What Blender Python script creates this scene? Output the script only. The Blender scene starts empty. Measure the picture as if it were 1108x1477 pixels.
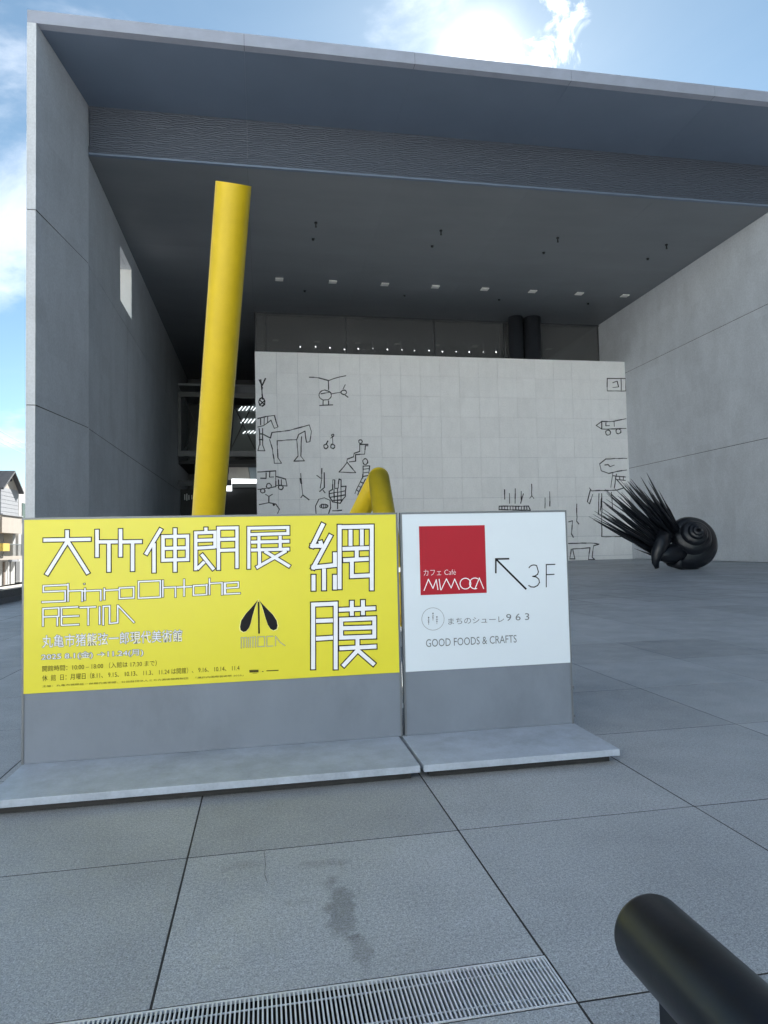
import bpy, math, random
from mathutils import Vector, Matrix
random.seed(7)
S = bpy.context.scene
COL = S.collection
R = math.radians

# ------------------------------------------------------------------ camera
EYE = Vector((0, 0, 1.5))
FPX = 967.96                       # focal length in photograph pixels (1108 x 1477)
def cam_rows(yaw, pitch, roll):
    cy, sy = math.cos(yaw), math.sin(yaw)
    f = Vector((sy*math.cos(pitch), cy*math.cos(pitch), math.sin(pitch)))
    x = Vector((cy, -sy, 0)); d = f.cross(x)
    return x*math.cos(roll)+d*math.sin(roll), -x*math.sin(roll)+d*math.cos(roll), f
CX, CD, CF = cam_rows(R(10.269), R(2.870), R(1.3217))
cd = bpy.data.cameras.new('camera'); cam = bpy.data.objects.new('camera', cd); COL.objects.link(cam)
cam.matrix_world = Matrix(((CX.x, -CD.x, -CF.x, EYE.x), (CX.y, -CD.y, -CF.y, EYE.y), (CX.z, -CD.z, -CF.z, EYE.z), (0, 0, 0, 1)))
cd.sensor_fit = 'VERTICAL'; cd.sensor_height = 36; cd.lens = 36*FPX/1477
cd.clip_start = .05; cd.clip_end = 3000
S.camera = cam

# ------------------------------------------------------------------ sky, sun, exposure
SUN = Vector((0.3257, 0.9215, 0.712)).normalized()     # towards the sun
SUN_EL = math.asin(SUN.z); SUN_AZ = math.atan2(SUN.x, SUN.y)
W = bpy.data.worlds.new('World'); S.world = W; W.use_nodes = True
nt = W.node_tree; nt.nodes.clear(); N = nt.nodes.new; Lk = nt.links.new
def vmath(op, a=None, b=None):
    n = N('ShaderNodeVectorMath'); n.operation = op
    for i, v in enumerate((a, b)):
        if v is None: continue
        if isinstance(v, (tuple, Vector)): n.inputs[i].default_value = tuple(v)
        else: Lk(v, n.inputs[i])
    return n
def fmath(op, a=None, b=None, clamp=False):
    n = N('ShaderNodeMath'); n.operation = op; n.use_clamp = clamp
    for i, v in enumerate((a, b)):
        if v is None: continue
        if isinstance(v, (int, float)): n.inputs[i].default_value = v
        else: Lk(v, n.inputs[i])
    return n.outputs[0]
sky = N('ShaderNodeTexSky'); sky.sky_type = 'NISHITA'; sky.sun_disc = False
sky.sun_elevation = SUN_EL; sky.sun_rotation = SUN_AZ
sky.air_density = 0.8; sky.dust_density = 0.1; sky.ozone_density = 1.0; sky.altitude = 10
tc = N('ShaderNodeTexCoord'); dirv = vmath('NORMALIZE', tc.outputs['Generated']).outputs[0]
sep = N('ShaderNodeSeparateXYZ'); Lk(dirv, sep.inputs[0])
zc = fmath('MAXIMUM', sep.outputs[2], .0)
zden = fmath('ADD', zc, .22)
comb = N('ShaderNodeCombineXYZ')
Lk(fmath('DIVIDE', sep.outputs[0], zden), comb.inputs[0]); Lk(fmath('DIVIDE', sep.outputs[1], zden), comb.inputs[1])
n1 = N('ShaderNodeTexNoise'); n1.inputs['Scale'].default_value = 1.7; n1.inputs['Detail'].default_value = 9
n1.inputs['Roughness'].default_value = .58; n1.inputs['Distortion'].default_value = .5
off = vmath('ADD', comb.outputs[0], (-10.4814, 1.7692, -2.3408)); Lk(off.outputs[0], n1.inputs['Vector'])
r1 = N('ShaderNodeMapRange'); r1.interpolation_type = 'SMOOTHSTEP'; Lk(n1.outputs['Fac'], r1.inputs['Value'])
r1.inputs['From Min'].default_value = .50; r1.inputs['From Max'].default_value = .68
# thin veil of high cloud that scatters sunlight forward
dsun = vmath('DOT_PRODUCT', dirv, tuple(SUN)).outputs['Value']
dpos = fmath('MAXIMUM', dsun, 0.0)
glow_w = fmath('POWER', dpos, 40.0); glow_n = fmath('POWER', dpos, 160.0); glow_c = fmath('POWER', dpos, 900.0)
bright = fmath('ADD', fmath('ADD', 8.5, fmath('MULTIPLY', glow_w, 3.0)), fmath('MULTIPLY', glow_c, 9.0))
ccol = N('ShaderNodeCombineColor')
Lk(fmath('MULTIPLY', bright, .97), ccol.inputs[0]); Lk(bright, ccol.inputs[1]); Lk(fmath('MULTIPLY', bright, 1.06), ccol.inputs[2])
n2 = N('ShaderNodeTexNoise'); n2.inputs['Scale'].default_value = 3.2; n2.inputs['Detail'].default_value = 7; n2.inputs['Roughness'].default_value = .6; n2.inputs['Distortion'].default_value = .8
Lk(off.outputs[0], n2.inputs['Vector'])
r2 = N('ShaderNodeMapRange'); Lk(n2.outputs['Fac'], r2.inputs['Value']); r2.inputs['From Min'].default_value = .36; r2.inputs['From Max'].default_value = .66
haze_ = fmath('MULTIPLY', fmath('ADD', fmath('MULTIPLY', glow_n, .07), .02), fmath('ADD', r2.outputs[0], .25))
veil = fmath('ADD', fmath('ADD', fmath('MULTIPLY', r1.outputs[0], .5), haze_), fmath('MULTIPLY', glow_c, .55), True)
mix = N('ShaderNodeMix'); mix.data_type = 'RGBA'
# a small ragged cloud right of the sun
def puff(d0, sharp, amt, sc):
    dd_ = vmath('DOT_PRODUCT', dirv, tuple(Vector(d0).normalized())).outputs['Value']
    g_ = fmath('POWER', fmath('MAXIMUM', dd_, 0.0), sharp)
    n3 = N('ShaderNodeTexNoise'); n3.inputs['Scale'].default_value = sc; n3.inputs['Detail'].default_value = 8; n3.inputs['Roughness'].default_value = .62; n3.inputs['Distortion'].default_value = .6
    Lk(dirv, n3.inputs['Vector'])
    r3 = N('ShaderNodeMapRange'); r3.interpolation_type = 'SMOOTHSTEP'; Lk(fmath('ADD', n3.outputs['Fac'], fmath('MULTIPLY', g_, .24)), r3.inputs['Value'])
    r3.inputs['From Min'].default_value = .62; r3.inputs['From Max'].default_value = .80; r3.inputs['To Max'].default_value = amt
    return fmath('MULTIPLY', r3.outputs[0], fmath('MULTIPLY', g_, 1.6, True))
veil = fmath('ADD', veil, puff((.3487,.7269,.5917), 1500.0, .75, 22.0), True)
veil = fmath('ADD', veil, puff((.3544,.6989,.6212), 2600.0, .6, 26.0), True)
skt = vmath('MULTIPLY', sky.outputs[0], (.80,.90,.80)).outputs[0]
Lk(veil, mix.inputs[0]); Lk(skt, mix.inputs[6]); Lk(ccol.outputs[0], mix.inputs[7])
bg = N('ShaderNodeBackground'); bg.inputs['Strength'].default_value = .05; Lk(mix.outputs[2], bg.inputs['Color'])
wo = N('ShaderNodeOutputWorld'); Lk(bg.outputs[0], wo.inputs['Surface'])
sd = bpy.data.lights.new('sun', 'SUN'); sd.energy = 5.0; sd.angle = R(.53); sd.color = (1, .98, .94)
so = bpy.data.objects.new('sun', sd); COL.objects.link(so); so.rotation_euler = (-SUN).to_track_quat('-Z', 'Y').to_euler(); so.location = (20, 60, 60)
S.view_settings.view_transform = 'Standard'; S.view_settings.look = 'None'
S.view_settings.exposure = 2.05; S.view_settings.gamma = 1; S.view_settings.use_curve_mapping = False
S.cycles.max_bounces = 8; S.cycles.diffuse_bounces = 5

# ------------------------------------------------------------------ helpers
def ray(px, py):
    x, y = (px-554)/FPX, (py-738.5)/FPX
    return CX*x + CD*y + CF
def at(px, py, Y):                      # the point of the plane y = Y seen at a photograph pixel
    r = ray(px, py); return EYE + r*(Y/r.y)
def atx(px, py, X):
    r = ray(px, py); return EYE + r*(X/r.x)
def ground(px, py, z=0):
    r = ray(px, py); return EYE + r*((z-EYE.z)/r.z)

class MB:
    def __init__(s): s.v = []; s.f = []; s.sm = []
    def add(s, vs, fs, smooth=False):
        o = len(s.v); s.v += [tuple(v) for v in vs]
        for f in fs: s.f.append(tuple(i+o for i in f)); s.sm.append(smooth)
        return s
    def box(s, a, b):
        x0, y0, z0 = a; x1, y1, z1 = b
        return s.add([(x0,y0,z0),(x1,y0,z0),(x1,y1,z0),(x0,y1,z0),(x0,y0,z1),(x1,y0,z1),(x1,y1,z1),(x0,y1,z1)],
              [(0,3,2,1),(4,5,6,7),(0,1,5,4),(1,2,6,5),(2,3,7,6),(3,0,4,7)])
    def bevbox(s, a, b, e):             # box whose four top edges are chamfered
        x0,y0,z0=a; x1,y1,z1=b
        return s.add([(x0,y0,z0),(x1,y0,z0),(x1,y1,z0),(x0,y1,z0),(x0,y0,z1-e),(x1,y0,z1-e),(x1,y1,z1-e),(x0,y1,z1-e),
               (x0+e,y0+e,z1),(x1-e,y0+e,z1),(x1-e,y1-e,z1),(x0+e,y1-e,z1)],
              [(0,3,2,1),(0,1,5,4),(1,2,6,5),(2,3,7,6),(3,0,4,7),(4,5,9,8),(5,6,10,9),(6,7,11,10),(7,4,8,11),(8,9,10,11)])
    def prism(s, pts, d):               # polygon pts (3d) extruded by vector d
        n = len(pts); d = Vector(d)
        vs = [Vector(p) for p in pts]+[Vector(p)+d for p in pts]
        return s.add(vs, [tuple(range(n))[::-1], tuple(range(n, 2*n))]+[(i,(i+1)%n,(i+1)%n+n,i+n) for i in range(n)])
    def tube(s, path, rad, n=12, caps=True, smooth=True):
        path = [Vector(p) for p in path]; rad = rad if isinstance(rad, (list, tuple)) else [rad]*len(path)
        t0 = (path[1]-path[0]).normalized(); up = Vector((0,0,1)) if abs(t0.z) < .9 else Vector((1,0,0))
        u = t0.cross(up).normalized(); vs = []
        for i, p in enumerate(path):
            t = (path[min(i+1, len(path)-1)]-path[max(i-1, 0)]).normalized()
            u = (u-t*u.dot(t)).normalized(); w = t.cross(u)
            for k in range(n):
                a = 2*math.pi*k/n; vs.append(p+(u*math.cos(a)+w*math.sin(a))*rad[i])
        fs = [(i*n+k, i*n+(k+1)%n, (i+1)*n+(k+1)%n, (i+1)*n+k) for i in range(len(path)-1) for k in range(n)]
        s.add(vs, fs, smooth)
        if caps:
            o = len(s.v)-len(vs)
            s.f.append(tuple(o+k for k in range(n))[::-1]); s.sm.append(False)
            s.f.append(tuple(o+(len(path)-1)*n+k for k in range(n))); s.sm.append(False)
        return s
    def ball(s, c, r, n=16, m=10):
        c = Vector(c); vs = []
        for i in range(m+1):
            a = math.pi*i/m
            for k in range(n):
                b = 2*math.pi*k/n; vs.append(c+Vector((math.sin(a)*math.cos(b), math.sin(a)*math.sin(b), math.cos(a)))*r)
        return s.add(vs, [(i*n+k, (i+1)*n+k, (i+1)*n+(k+1)%n, i*n+(k+1)%n) for i in range(m) for k in range(n)], True)
    def mesh(s, name):
        m = bpy.data.meshes.new(name); m.from_pydata(s.v, [], s.f)
        m.polygons.foreach_set('use_smooth', s.sm); m.update(); return m
    def build(s, name, mat, parent=None, loc=None):
        m = s.mesh(name); m.materials.append(mat)
        return link(name, m, parent, loc)
def link(name, mesh, parent=None, loc=None):
    o = bpy.data.objects.new(name, mesh); COL.objects.link(o)
    if parent: o.parent = parent
    if loc is not None: o.location = loc
    return o
def tag(o, label=None, cat=None, group=None, kind=None):
    for k, v in (('label', label), ('category', cat), ('group', group), ('kind', kind)):
        if v: o[k] = v
    return o
def thing(name, label, cat, loc=(0,0,0), group=None, kind=None):
    o = bpy.data.objects.new(name, None); COL.objects.link(o); o.location = loc; o.empty_display_size = .2
    return tag(o, label, cat, group, kind)

# ------------------------------------------------------------------ materials
def mat(name, col, rough=.6, metal=0, spec=.5, tint=.0, tscale=3.0, bump=0, bscale=40, speck=0, sscale=300, emit=None, obj_var=0, coord='Object', stretch=(1,1,1), coat=0, dirt=0, cells=0):
    m = bpy.data.materials.new(name); m.use_nodes = True; t = m.node_tree; b = t.nodes['Principled BSDF']
    nn = t.nodes.new; lk = t.links.new
    b.inputs['Roughness'].default_value = rough; b.inputs['Metallic'].default_value = metal
    b.inputs['Specular IOR Level'].default_value = spec; b.inputs['Coat Weight'].default_value = coat
    c4 = (*col, 1); geo = nn('ShaderNodeNewGeometry'); mp = nn('ShaderNodeMapping'); mp.inputs['Scale'].default_value = stretch
    lk(geo.outputs['Position'], mp.inputs['Vector'])
    val = None
    def mul(a, x):
        n = nn('ShaderNodeMath'); n.operation = 'MULTIPLY'
        lk(x, n.inputs[1])
        if a is None: n.inputs[0].default_value = 1
        else: lk(a, n.inputs[0])
        return n.outputs[0]
    def rng(x, lo, hi, a=.3, c=.7):
        n = nn('ShaderNodeMapRange'); lk(x, n.inputs[0]); n.inputs['From Min'].default_value = a; n.inputs['From Max'].default_value = c
        n.inputs['To Min'].default_value = lo; n.inputs['To Max'].default_value = hi; return n.outputs[0]
    if tint:
        n = nn('ShaderNodeTexNoise'); n.inputs['Scale'].default_value = tscale; n.inputs['Detail'].default_value = 6; n.inputs['Roughness'].default_value = .6
        lk(mp.outputs[0], n.inputs['Vector']); val = mul(val, rng(n.outputs['Fac'], 1-tint, 1+tint))
    if dirt:
        n = nn('ShaderNodeTexNoise'); n.inputs['Scale'].default_value = tscale*.23; n.inputs['Detail'].default_value = 9; n.inputs['Roughness'].default_value = .7
        lk(mp.outputs[0], n.inputs['Vector']); val = mul(val, rng(n.outputs['Fac'], 1, 1-dirt, .5, .72))
    if speck:
        n = nn('ShaderNodeTexNoise'); n.inputs['Scale'].default_value = sscale; n.inputs['Detail'].default_value = 2
        lk(geo.outputs['Position'], n.inputs['Vector']); val = mul(val, rng(n.outputs['Fac'], 1-speck, 1+speck))
    if cells:
        sx = nn('ShaderNodeSeparateXYZ'); lk(geo.outputs['Position'], sx.inputs[0])
        ad = nn('ShaderNodeMath'); lk(sx.outputs[0], ad.inputs[0]); lk(sx.outputs[1], ad.inputs[1])
        cb = nn('ShaderNodeCombineXYZ')
        for k, (src, d) in enumerate(((ad.outputs[0], 1.83), (sx.outputs[2], .96))):
            dv = nn('ShaderNodeMath'); dv.operation = 'DIVIDE'; lk(src, dv.inputs[0]); dv.inputs[1].default_value = d
            fl = nn('ShaderNodeMath'); fl.operation = 'FLOOR'; lk(dv.outputs[0], fl.inputs[0]); lk(fl.outputs[0], cb.inputs[k])
        wn = nn('ShaderNodeTexWhiteNoise'); lk(cb.outputs[0], wn.inputs[0]); val = mul(val, rng(wn.outputs['Value'], 1-cells, 1+cells, 0, 1))
    if obj_var:
        oi = nn('ShaderNodeObjectInfo'); val = mul(val, rng(oi.outputs['Random'], 1-obj_var, 1+obj_var, 0, 1))
    if val is not None:
        v = nn('ShaderNodeVectorMath'); v.operation = 'SCALE'; v.inputs[0].default_value = col; lk(val, v.inputs['Scale']); lk(v.outputs[0], b.inputs['Base Color'])
    else: b.inputs['Base Color'].default_value = c4
    if bump:
        n = nn('ShaderNodeTexNoise'); n.inputs['Scale'].default_value = bscale; n.inputs['Detail'].default_value = 4
        lk(mp.outputs[0], n.inputs['Vector']); bu = nn('ShaderNodeBump'); bu.inputs['Strength'].default_value = 1; bu.inputs['Distance'].default_value = bump
        lk(n.outputs['Fac'], bu.inputs['Height']); lk(bu.outputs[0], b.inputs['Normal'])
    if emit:
        b.inputs['Emission Color'].default_value = c4; b.inputs['Emission Strength'].default_value = emit
    return m
M = {}
M['concrete'] = mat('pale_concrete', (.57,.60,.64), .75, tint=.06, tscale=.8, bump=.004, bscale=9, speck=.07, sscale=11, obj_var=.02, stretch=(1,1,.5), dirt=.14, cells=.028)
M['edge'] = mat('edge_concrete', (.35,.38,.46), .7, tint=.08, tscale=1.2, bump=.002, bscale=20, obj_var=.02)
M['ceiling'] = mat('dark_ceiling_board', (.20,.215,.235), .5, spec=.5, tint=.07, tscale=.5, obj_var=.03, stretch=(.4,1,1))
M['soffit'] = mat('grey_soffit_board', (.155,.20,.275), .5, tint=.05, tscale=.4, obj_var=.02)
M['dark'] = mat('dark_lining', (.02,.021,.023), .6, tint=.1)
M['steel'] = mat('dark_steel', (.05,.054,.06), .45, tint=.1)
M['joint'] = mat('dark_joint_filler', (.03,.031,.033), .9, tint=.1)  # dark filler of the wall and fascia joints
M['paving_base'] = mat('joint_mortar', (.022,.023,.025), .95, tint=.2, tscale=8)
M['asphalt'] = mat('asphalt', (.26,.25,.24), .9, tint=.15, tscale=.6, speck=.12, sscale=40)
M['metal'] = mat('galvanised_steel', (.37,.43,.52), .42, metal=.1, tint=.13, tscale=6, speck=.05, sscale=60, dirt=.28)
M['board'] = mat('grey_painted_board', (.168,.20,.25), .36, tint=.07, tscale=3.2, dirt=.22, stretch=(1,1,.6))
M['frame'] = mat('aluminium_frame', (.155,.17,.19), .4, metal=.4, tint=.08, tscale=9)
M['chrome'] = mat('bright_steel', (.7,.7,.7), .15, metal=1, tint=.03)
M['yellow_print'] = mat('yellow_vinyl', (.69,.635,.035), .3, spec=.5, tint=.025, tscale=1.5)
M['white_print'] = mat('white_vinyl', (.60,.68,.76), .3, tint=.02, tscale=1.5)
M['white_ink'] = mat('white_ink', (.80,.82,.88), .35, tint=.02)
M['black_ink'] = mat('black_ink', (.012,.012,.015), .5, spec=.12, tint=.05)
M['brown_ink'] = mat('dark_olive_ink', (.08,.068,.018), .6, spec=.1, tint=.05)
M['grey_ink'] = mat('grey_ink', (.15,.17,.19), .5, spec=.15, tint=.05)
M['pale_ink'] = mat('pale_grey_ink', (.60,.60,.45), .4, tint=.05)
M['red_print'] = mat('red_vinyl', (.37,.010,.025), .3, spec=.22, tint=.03)
M['yellow_paint'] = mat('yellow_gloss_paint', (.60,.43,.012), .4, spec=.3, tint=.07, tscale=2, speck=.03, sscale=160, dirt=.05)
M['black_rail'] = mat('black_rubbed_paint', (.0035,.005,.009), .36, spec=.32, tint=.5, tscale=7, bump=.0006, bscale=18)
M['bronze'] = mat('dark_patinated_bronze', (.010,.012,.017), .38, metal=.1, spec=.5, tint=.3, tscale=4, bump=.006, bscale=6)
M['stainless'] = mat('stainless_bar', (.60,.65,.72), .3, metal=.2, tint=.08, tscale=14)
M['mural'] = mat('white_mural_panel', (.90,.895,.89), .6, tint=.03, tscale=2.5, speck=.03, sscale=9, obj_var=.022, bump=.004, bscale=7, stretch=(1,1,.5), dirt=.05)
M['line'] = mat('black_mural_line', (.02,.02,.024), .6, tint=.1)
M['kerb'] = mat('dark_polished_granite', (.03,.032,.036), .25, tint=.2, tscale=9)
M['kerbgrey'] = mat('grey_granite_plinth', (.12,.125,.135), .5, tint=.1, tscale=6)
M['siding'] = mat('grey_siding', (.24,.25,.27), .7, tint=.05, tscale=2)
M['cream'] = mat('cream_plaster', (.36,.315,.265), .8, tint=.06, tscale=2, dirt=.1)
M['white_wall'] = mat('white_plaster', (.74,.74,.72), .7, tint=.04, tscale=2)
M['street_white'] = mat('street_white_plaster', (.40,.395,.38), .8, tint=.06, tscale=2)
M['roof'] = mat('dark_roof_tile', (.06,.062,.07), .6, tint=.15, tscale=4)
M['glass_dark'] = mat('dark_window_glass', (.02,.025,.03), .06, tint=.05)
M['timber'] = mat('weathered_timber', (.16,.12,.09), .8, tint=.15)
M['light_strip'] = mat('lit_lamp', (.92,.97,1.0), emit=.6)
M['spot'] = mat('lit_spotlight', (1,.97,.9), emit=5.0)
M['inner_wall'] = mat('hall_wall', (.62,.61,.58), .6, tint=.08, tscale=1)
M['lamp_glass'] = mat('frosted_lamp_glass', (.90,.88,.84), .4, tint=.02)
M['yellow_board'] = mat('ochre_signboard', (.62,.42,.06), .5, tint=.05)
M['wire'] = mat('cable_sheath', (.03,.03,.03), .6, tint=.1)

def granite(name, joints):
    """flamed granite paving; beyond the built slabs the joints are drawn by the material"""
    m = bpy.data.materials.new(name); m.use_nodes = True; t = m.node_tree; b = t.nodes['Principled BSDF']; nn = t.nodes.new; lk = t.links.new
    geo = nn('ShaderNodeNewGeometry'); P = geo.outputs['Position']
    def mth(op, a, c=None, cl=False):
        n = nn('ShaderNodeMath'); n.operation = op; n.use_clamp = cl
        for i, v in enumerate((a, c)):
            if v is None: continue
            if isinstance(v, (int, float)): n.inputs[i].default_value = v
            else: lk(v, n.inputs[i])
        return n.outputs[0]
    def noise(sc, det=3, r=.5, vec=None, dist=0):
        n = nn('ShaderNodeTexNoise'); n.inputs['Scale'].default_value = sc; n.inputs['Detail'].default_value = det; n.inputs['Roughness'].default_value = r
        n.inputs['Distortion'].default_value = dist; lk(vec or P, n.inputs['Vector']); return n.outputs['Fac']
    def rng(x, a, c, lo, hi):
        n = nn('ShaderNodeMapRange'); lk(x, n.inputs[0])
        for k, v in (('From Min',a),('From Max',c),('To Min',lo),('To Max',hi)): n.inputs[k].default_value = v
        return n.outputs[0]
    v = rng(noise(150, 2, .75), .3, .7, .52, 1.48)
    v = mth('MULTIPLY', v, rng(noise(60, 3, .65), .3, .7, .78, 1.22))
    v = mth('MULTIPLY', v, rng(noise(1.3, 5, .6), .3, .7, .90, 1.10))
    v = mth('MULTIPLY', v, rng(noise(.35, 8, .65, dist=1.0), .48, .72, 1.0, .82))
    sx = nn('ShaderNodeSeparateXYZ'); lk(P, sx.inputs[0])
    if joints:
        gx = mth('DIVIDE', mth('ADD', sx.outputs[0], 50*1.372-.988), 1.372); gy = mth('DIVIDE', mth('SUBTRACT', sx.outputs[1], 14.86-1.42*4), 1.42)
        wn = nn('ShaderNodeTexWhiteNoise'); cb = nn('ShaderNodeCombineXYZ'); lk(mth('FLOOR', gx), cb.inputs[0]); lk(mth('FLOOR', gy), cb.inputs[1]); lk(cb.outputs[0], wn.inputs[0])
        v = mth('MULTIPLY', v, rng(wn.outputs['Value'], 0, 1, .84, 1.10))
        def jl(g): 
            fr = mth('FRACT', g); return mth('MINIMUM', fr, mth('SUBTRACT', 1, fr))
        j = mth('MINIMUM', jl(gx), jl(gy)); v = mth('MULTIPLY', v, rng(j, .009, .014, .25, 1))
    else:
        oi = nn('ShaderNodeObjectInfo'); v = mth('MULTIPLY', v, rng(oi.outputs['Random'], 0, 1, .86, 1.10))
        # water stain and scuffs on the slabs before the signs
        def blob(cx, cy, rx, ry, thr, dep, dirx=0.0):
            w = nn('ShaderNodeVectorMath'); w.operation = 'SUBTRACT'; lk(P, w.inputs[0]); w.inputs[1].default_value = (cx, cy, 0)
            w2 = nn('ShaderNodeVectorMath'); w2.operation = 'MULTIPLY'; lk(w.outputs[0], w2.inputs[0]); w2.inputs[1].default_value = (1/rx, 1/ry, 0)
            ln = nn('ShaderNodeVectorMath'); ln.operation = 'LENGTH'; lk(w2.outputs[0], ln.inputs[0])
            d = mth('ADD', ln.outputs['Value'], mth('MULTIPLY', mth('SUBTRACT', noise(9, 5, .65), .5), 2.4))
            return rng(d, thr-.25, thr+.15, dep, 1)
        for a in ((.30,2.86,.085,.30,.75,.66), (.34,2.55,.05,.14,.8,.72), (.28,3.27,.22,.09,.45,.80), (-.10,3.33,.16,.07,.5,.84), (.16,2.95,.30,.10,.25,.85)):
            v = mth('MULTIPLY', v, blob(*a))
    sc = nn('ShaderNodeVectorMath'); sc.operation = 'SCALE'; sc.inputs[0].default_value = (.315, .345, .38); lk(v, sc.inputs['Scale'])
    lk(sc.outputs[0], b.inputs['Base Color'])
    lk(rng(noise(3, 5, .6), .3, .7, .38, .60), b.inputs['Roughness']); b.inputs['Specular IOR Level'].default_value = .45
    bu = nn('ShaderNodeBump'); bu.inputs['Distance'].default_value = .0022; lk(noise(150, 3, .6), bu.inputs['Height']); lk(bu.outputs[0], b.inputs['Normal'])
    return m
M['granite'] = granite('flamed_granite_slab', False); M['granite_far'] = granite('flamed_granite_far', True)

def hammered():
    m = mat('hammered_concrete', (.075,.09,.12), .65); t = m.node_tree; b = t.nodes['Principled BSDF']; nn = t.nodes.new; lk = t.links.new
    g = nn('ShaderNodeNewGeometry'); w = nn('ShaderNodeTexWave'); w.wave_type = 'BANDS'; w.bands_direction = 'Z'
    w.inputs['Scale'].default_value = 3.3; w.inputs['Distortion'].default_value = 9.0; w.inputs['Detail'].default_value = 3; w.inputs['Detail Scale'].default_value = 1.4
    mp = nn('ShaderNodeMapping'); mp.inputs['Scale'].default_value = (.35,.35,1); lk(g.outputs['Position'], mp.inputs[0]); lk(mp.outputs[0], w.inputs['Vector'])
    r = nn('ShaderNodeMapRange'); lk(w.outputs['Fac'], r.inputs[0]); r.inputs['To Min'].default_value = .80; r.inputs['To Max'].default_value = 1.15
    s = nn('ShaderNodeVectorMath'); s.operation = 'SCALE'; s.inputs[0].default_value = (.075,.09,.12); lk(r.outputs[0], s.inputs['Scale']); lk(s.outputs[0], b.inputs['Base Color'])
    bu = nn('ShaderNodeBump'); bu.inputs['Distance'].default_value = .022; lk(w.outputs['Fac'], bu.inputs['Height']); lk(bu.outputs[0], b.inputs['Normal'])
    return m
M['hammered'] = hammered()
def clear_glass():
    m = bpy.data.materials.new('tinted_glazing'); m.use_nodes = True; t = m.node_tree; t.nodes.clear(); nn = t.nodes.new; lk = t.links.new
    o = nn('ShaderNodeOutputMaterial'); mx = nn('ShaderNodeMixShader'); tr = nn('ShaderNodeBsdfTransparent'); gl = nn('ShaderNodeBsdfGlossy'); fr = nn('ShaderNodeFresnel')
    tr.inputs[0].default_value = (.55,.58,.60,1); gl.inputs['Roughness'].default_value = .03; fr.inputs[0].default_value = 1.7
    df = nn('ShaderNodeBsdfDiffuse'); df.inputs[0].default_value = (.20,.205,.21,1); m2 = nn('ShaderNodeMixShader'); m2.inputs[0].default_value = .45; lk(tr.outputs[0], m2.inputs[1]); lk(df.outputs[0], m2.inputs[2])
    lk(fr.outputs[0], mx.inputs[0]); lk(m2.outputs[0], mx.inputs[1]); lk(gl.outputs[0], mx.inputs[2]); lk(mx.outputs[0], o.inputs[0]); return m
M['glazing'] = clear_glass()

# ================================================================== THE SETTING
tag(MB().box((-900,-900,-1.6), (900,900,-1.2)).build('ground', M['asphalt']), kind='structure')
road = tag(MB().box((-18.2,-60,-1.1955), (-9.4,260,-1.05)).build('road', M['asphalt']), kind='structure')
tag(MB().box((-19.3,-60,-1.1955), (-18.2,260,-.93)).build('pavement', mat('street_paving', (.30,.28,.25), .8, tint=.1, tscale=3)), kind='structure')

XT = [.988+1.372*k for k in range(-8, 17)]
YT = [-2.06,-.68,.742,2.122,3.481,4.905,6.31,7.725,9.165,10.62,12.02,13.44,14.86]
plaza = thing('plaza', None, None, kind='structure')
PX0, PX1, PY0, PY1 = -2.42, .986, 2.1235, 2.377
MB().box((-8.02,-4,-1.19), (45,PY0,-.0014)).box((-8.02,PY1,-1.19), (45,14.86,-.0014)).box((-8.02,PY0,-1.19), (PX0,PY1,-.0014)).box((PX1,PY0,-1.19), (45,PY1,-.0014)).box((PX0,PY0,-1.19), (PX1,PY1,-.16)).build('paving_bed', M['paving_base'], plaza)
MB().box((-8.02,14.865,-1.19), (45,80,0)).build('far_paving', M['granite_far'], plaza)
MB().box((XT[-1],-4,-.0135), (45,14.855,0)).build('outer_paving', M['granite_far'], plaza)
tm = {}
def slab(x0, x1, y0, y1, j=.0046):
    w, d = round(x1-x0, 4), round(y1-y0, 4)
    if (w, d) not in tm:
        tm[(w, d)] = MB().bevbox((j,j,-.0135), (w-j,d-j,0), .0008).mesh('paving_slab'); tm[(w, d)].materials.append(M['granite'])
    link('paving_slab', tm[(w, d)], plaza, (x0, y0, random.uniform(-.0008,.0004)))
GY0, GY1 = 2.122, 2.378                  # drain channel
for i in range(len(XT)-1):
    for j in range(len(YT)-1):
        x0, x1, y0, y1 = XT[i], XT[i+1], YT[j], YT[j+1]
        x0 = max(x0, -8.0)
        if x1-x0 < .05: continue
        if j == 3 and x1 < 1.0: slab(x0, x1, GY1+.004, y1)
        else: slab(x0, x1, y0, y1)
# crack in the slab before the large sign
cr = MB(); pts = [ground(381,1228), ground(383,1246), ground(382,1262), ground(386,1274)]
for a, b in zip(pts, pts[1:]):
    cr.add([a+Vector((-.0010,0,.0016)), a+Vector((.0010,0,.0016)), b+Vector((.0007,0,.0016)), b+Vector((-.0007,0,.0016))], [(0,1,2,3)])
cr.build('crack', M['paving_base'], plaza)

# drain grating -----------------------------------------------------
gr = thing('drain_grating', 'long stainless steel slotted drain grating set in the paving in front of the signs', 'drain', (-.5, 2.25, 0))
def loc(p, o): return tuple(Vector(p)-Vector(o.location))
gx0, gx1 = -2.38, .984
MB().box(loc((gx0,GY0+.003,-.012),gr), loc((gx1,GY0+.010,.001),gr)).box(loc((gx0,GY1-.007,-.012),gr), loc((gx1,GY1,.001),gr)).box(loc((gx1-.006,GY0+.010,-.012),gr), loc((gx1,GY1-.007,.001),gr)).build('edge_rail', M['stainless'], gr)
MB().box(loc((gx0,GY0+.003,-.159),gr), loc((gx1,GY1-.002,-.150),gr)).build('channel', M['dark'], gr)
n = int((gx1-gx0-.02)/.0148)
bm_ = MB().prism([(-.0030,0,0),(.0030,0,0),(.0018,0,-.020),(-.0018,0,-.020)], (0,GY1-GY0-.022,0)).mesh('bar'); bm_.materials.append(M['stainless'])
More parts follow.
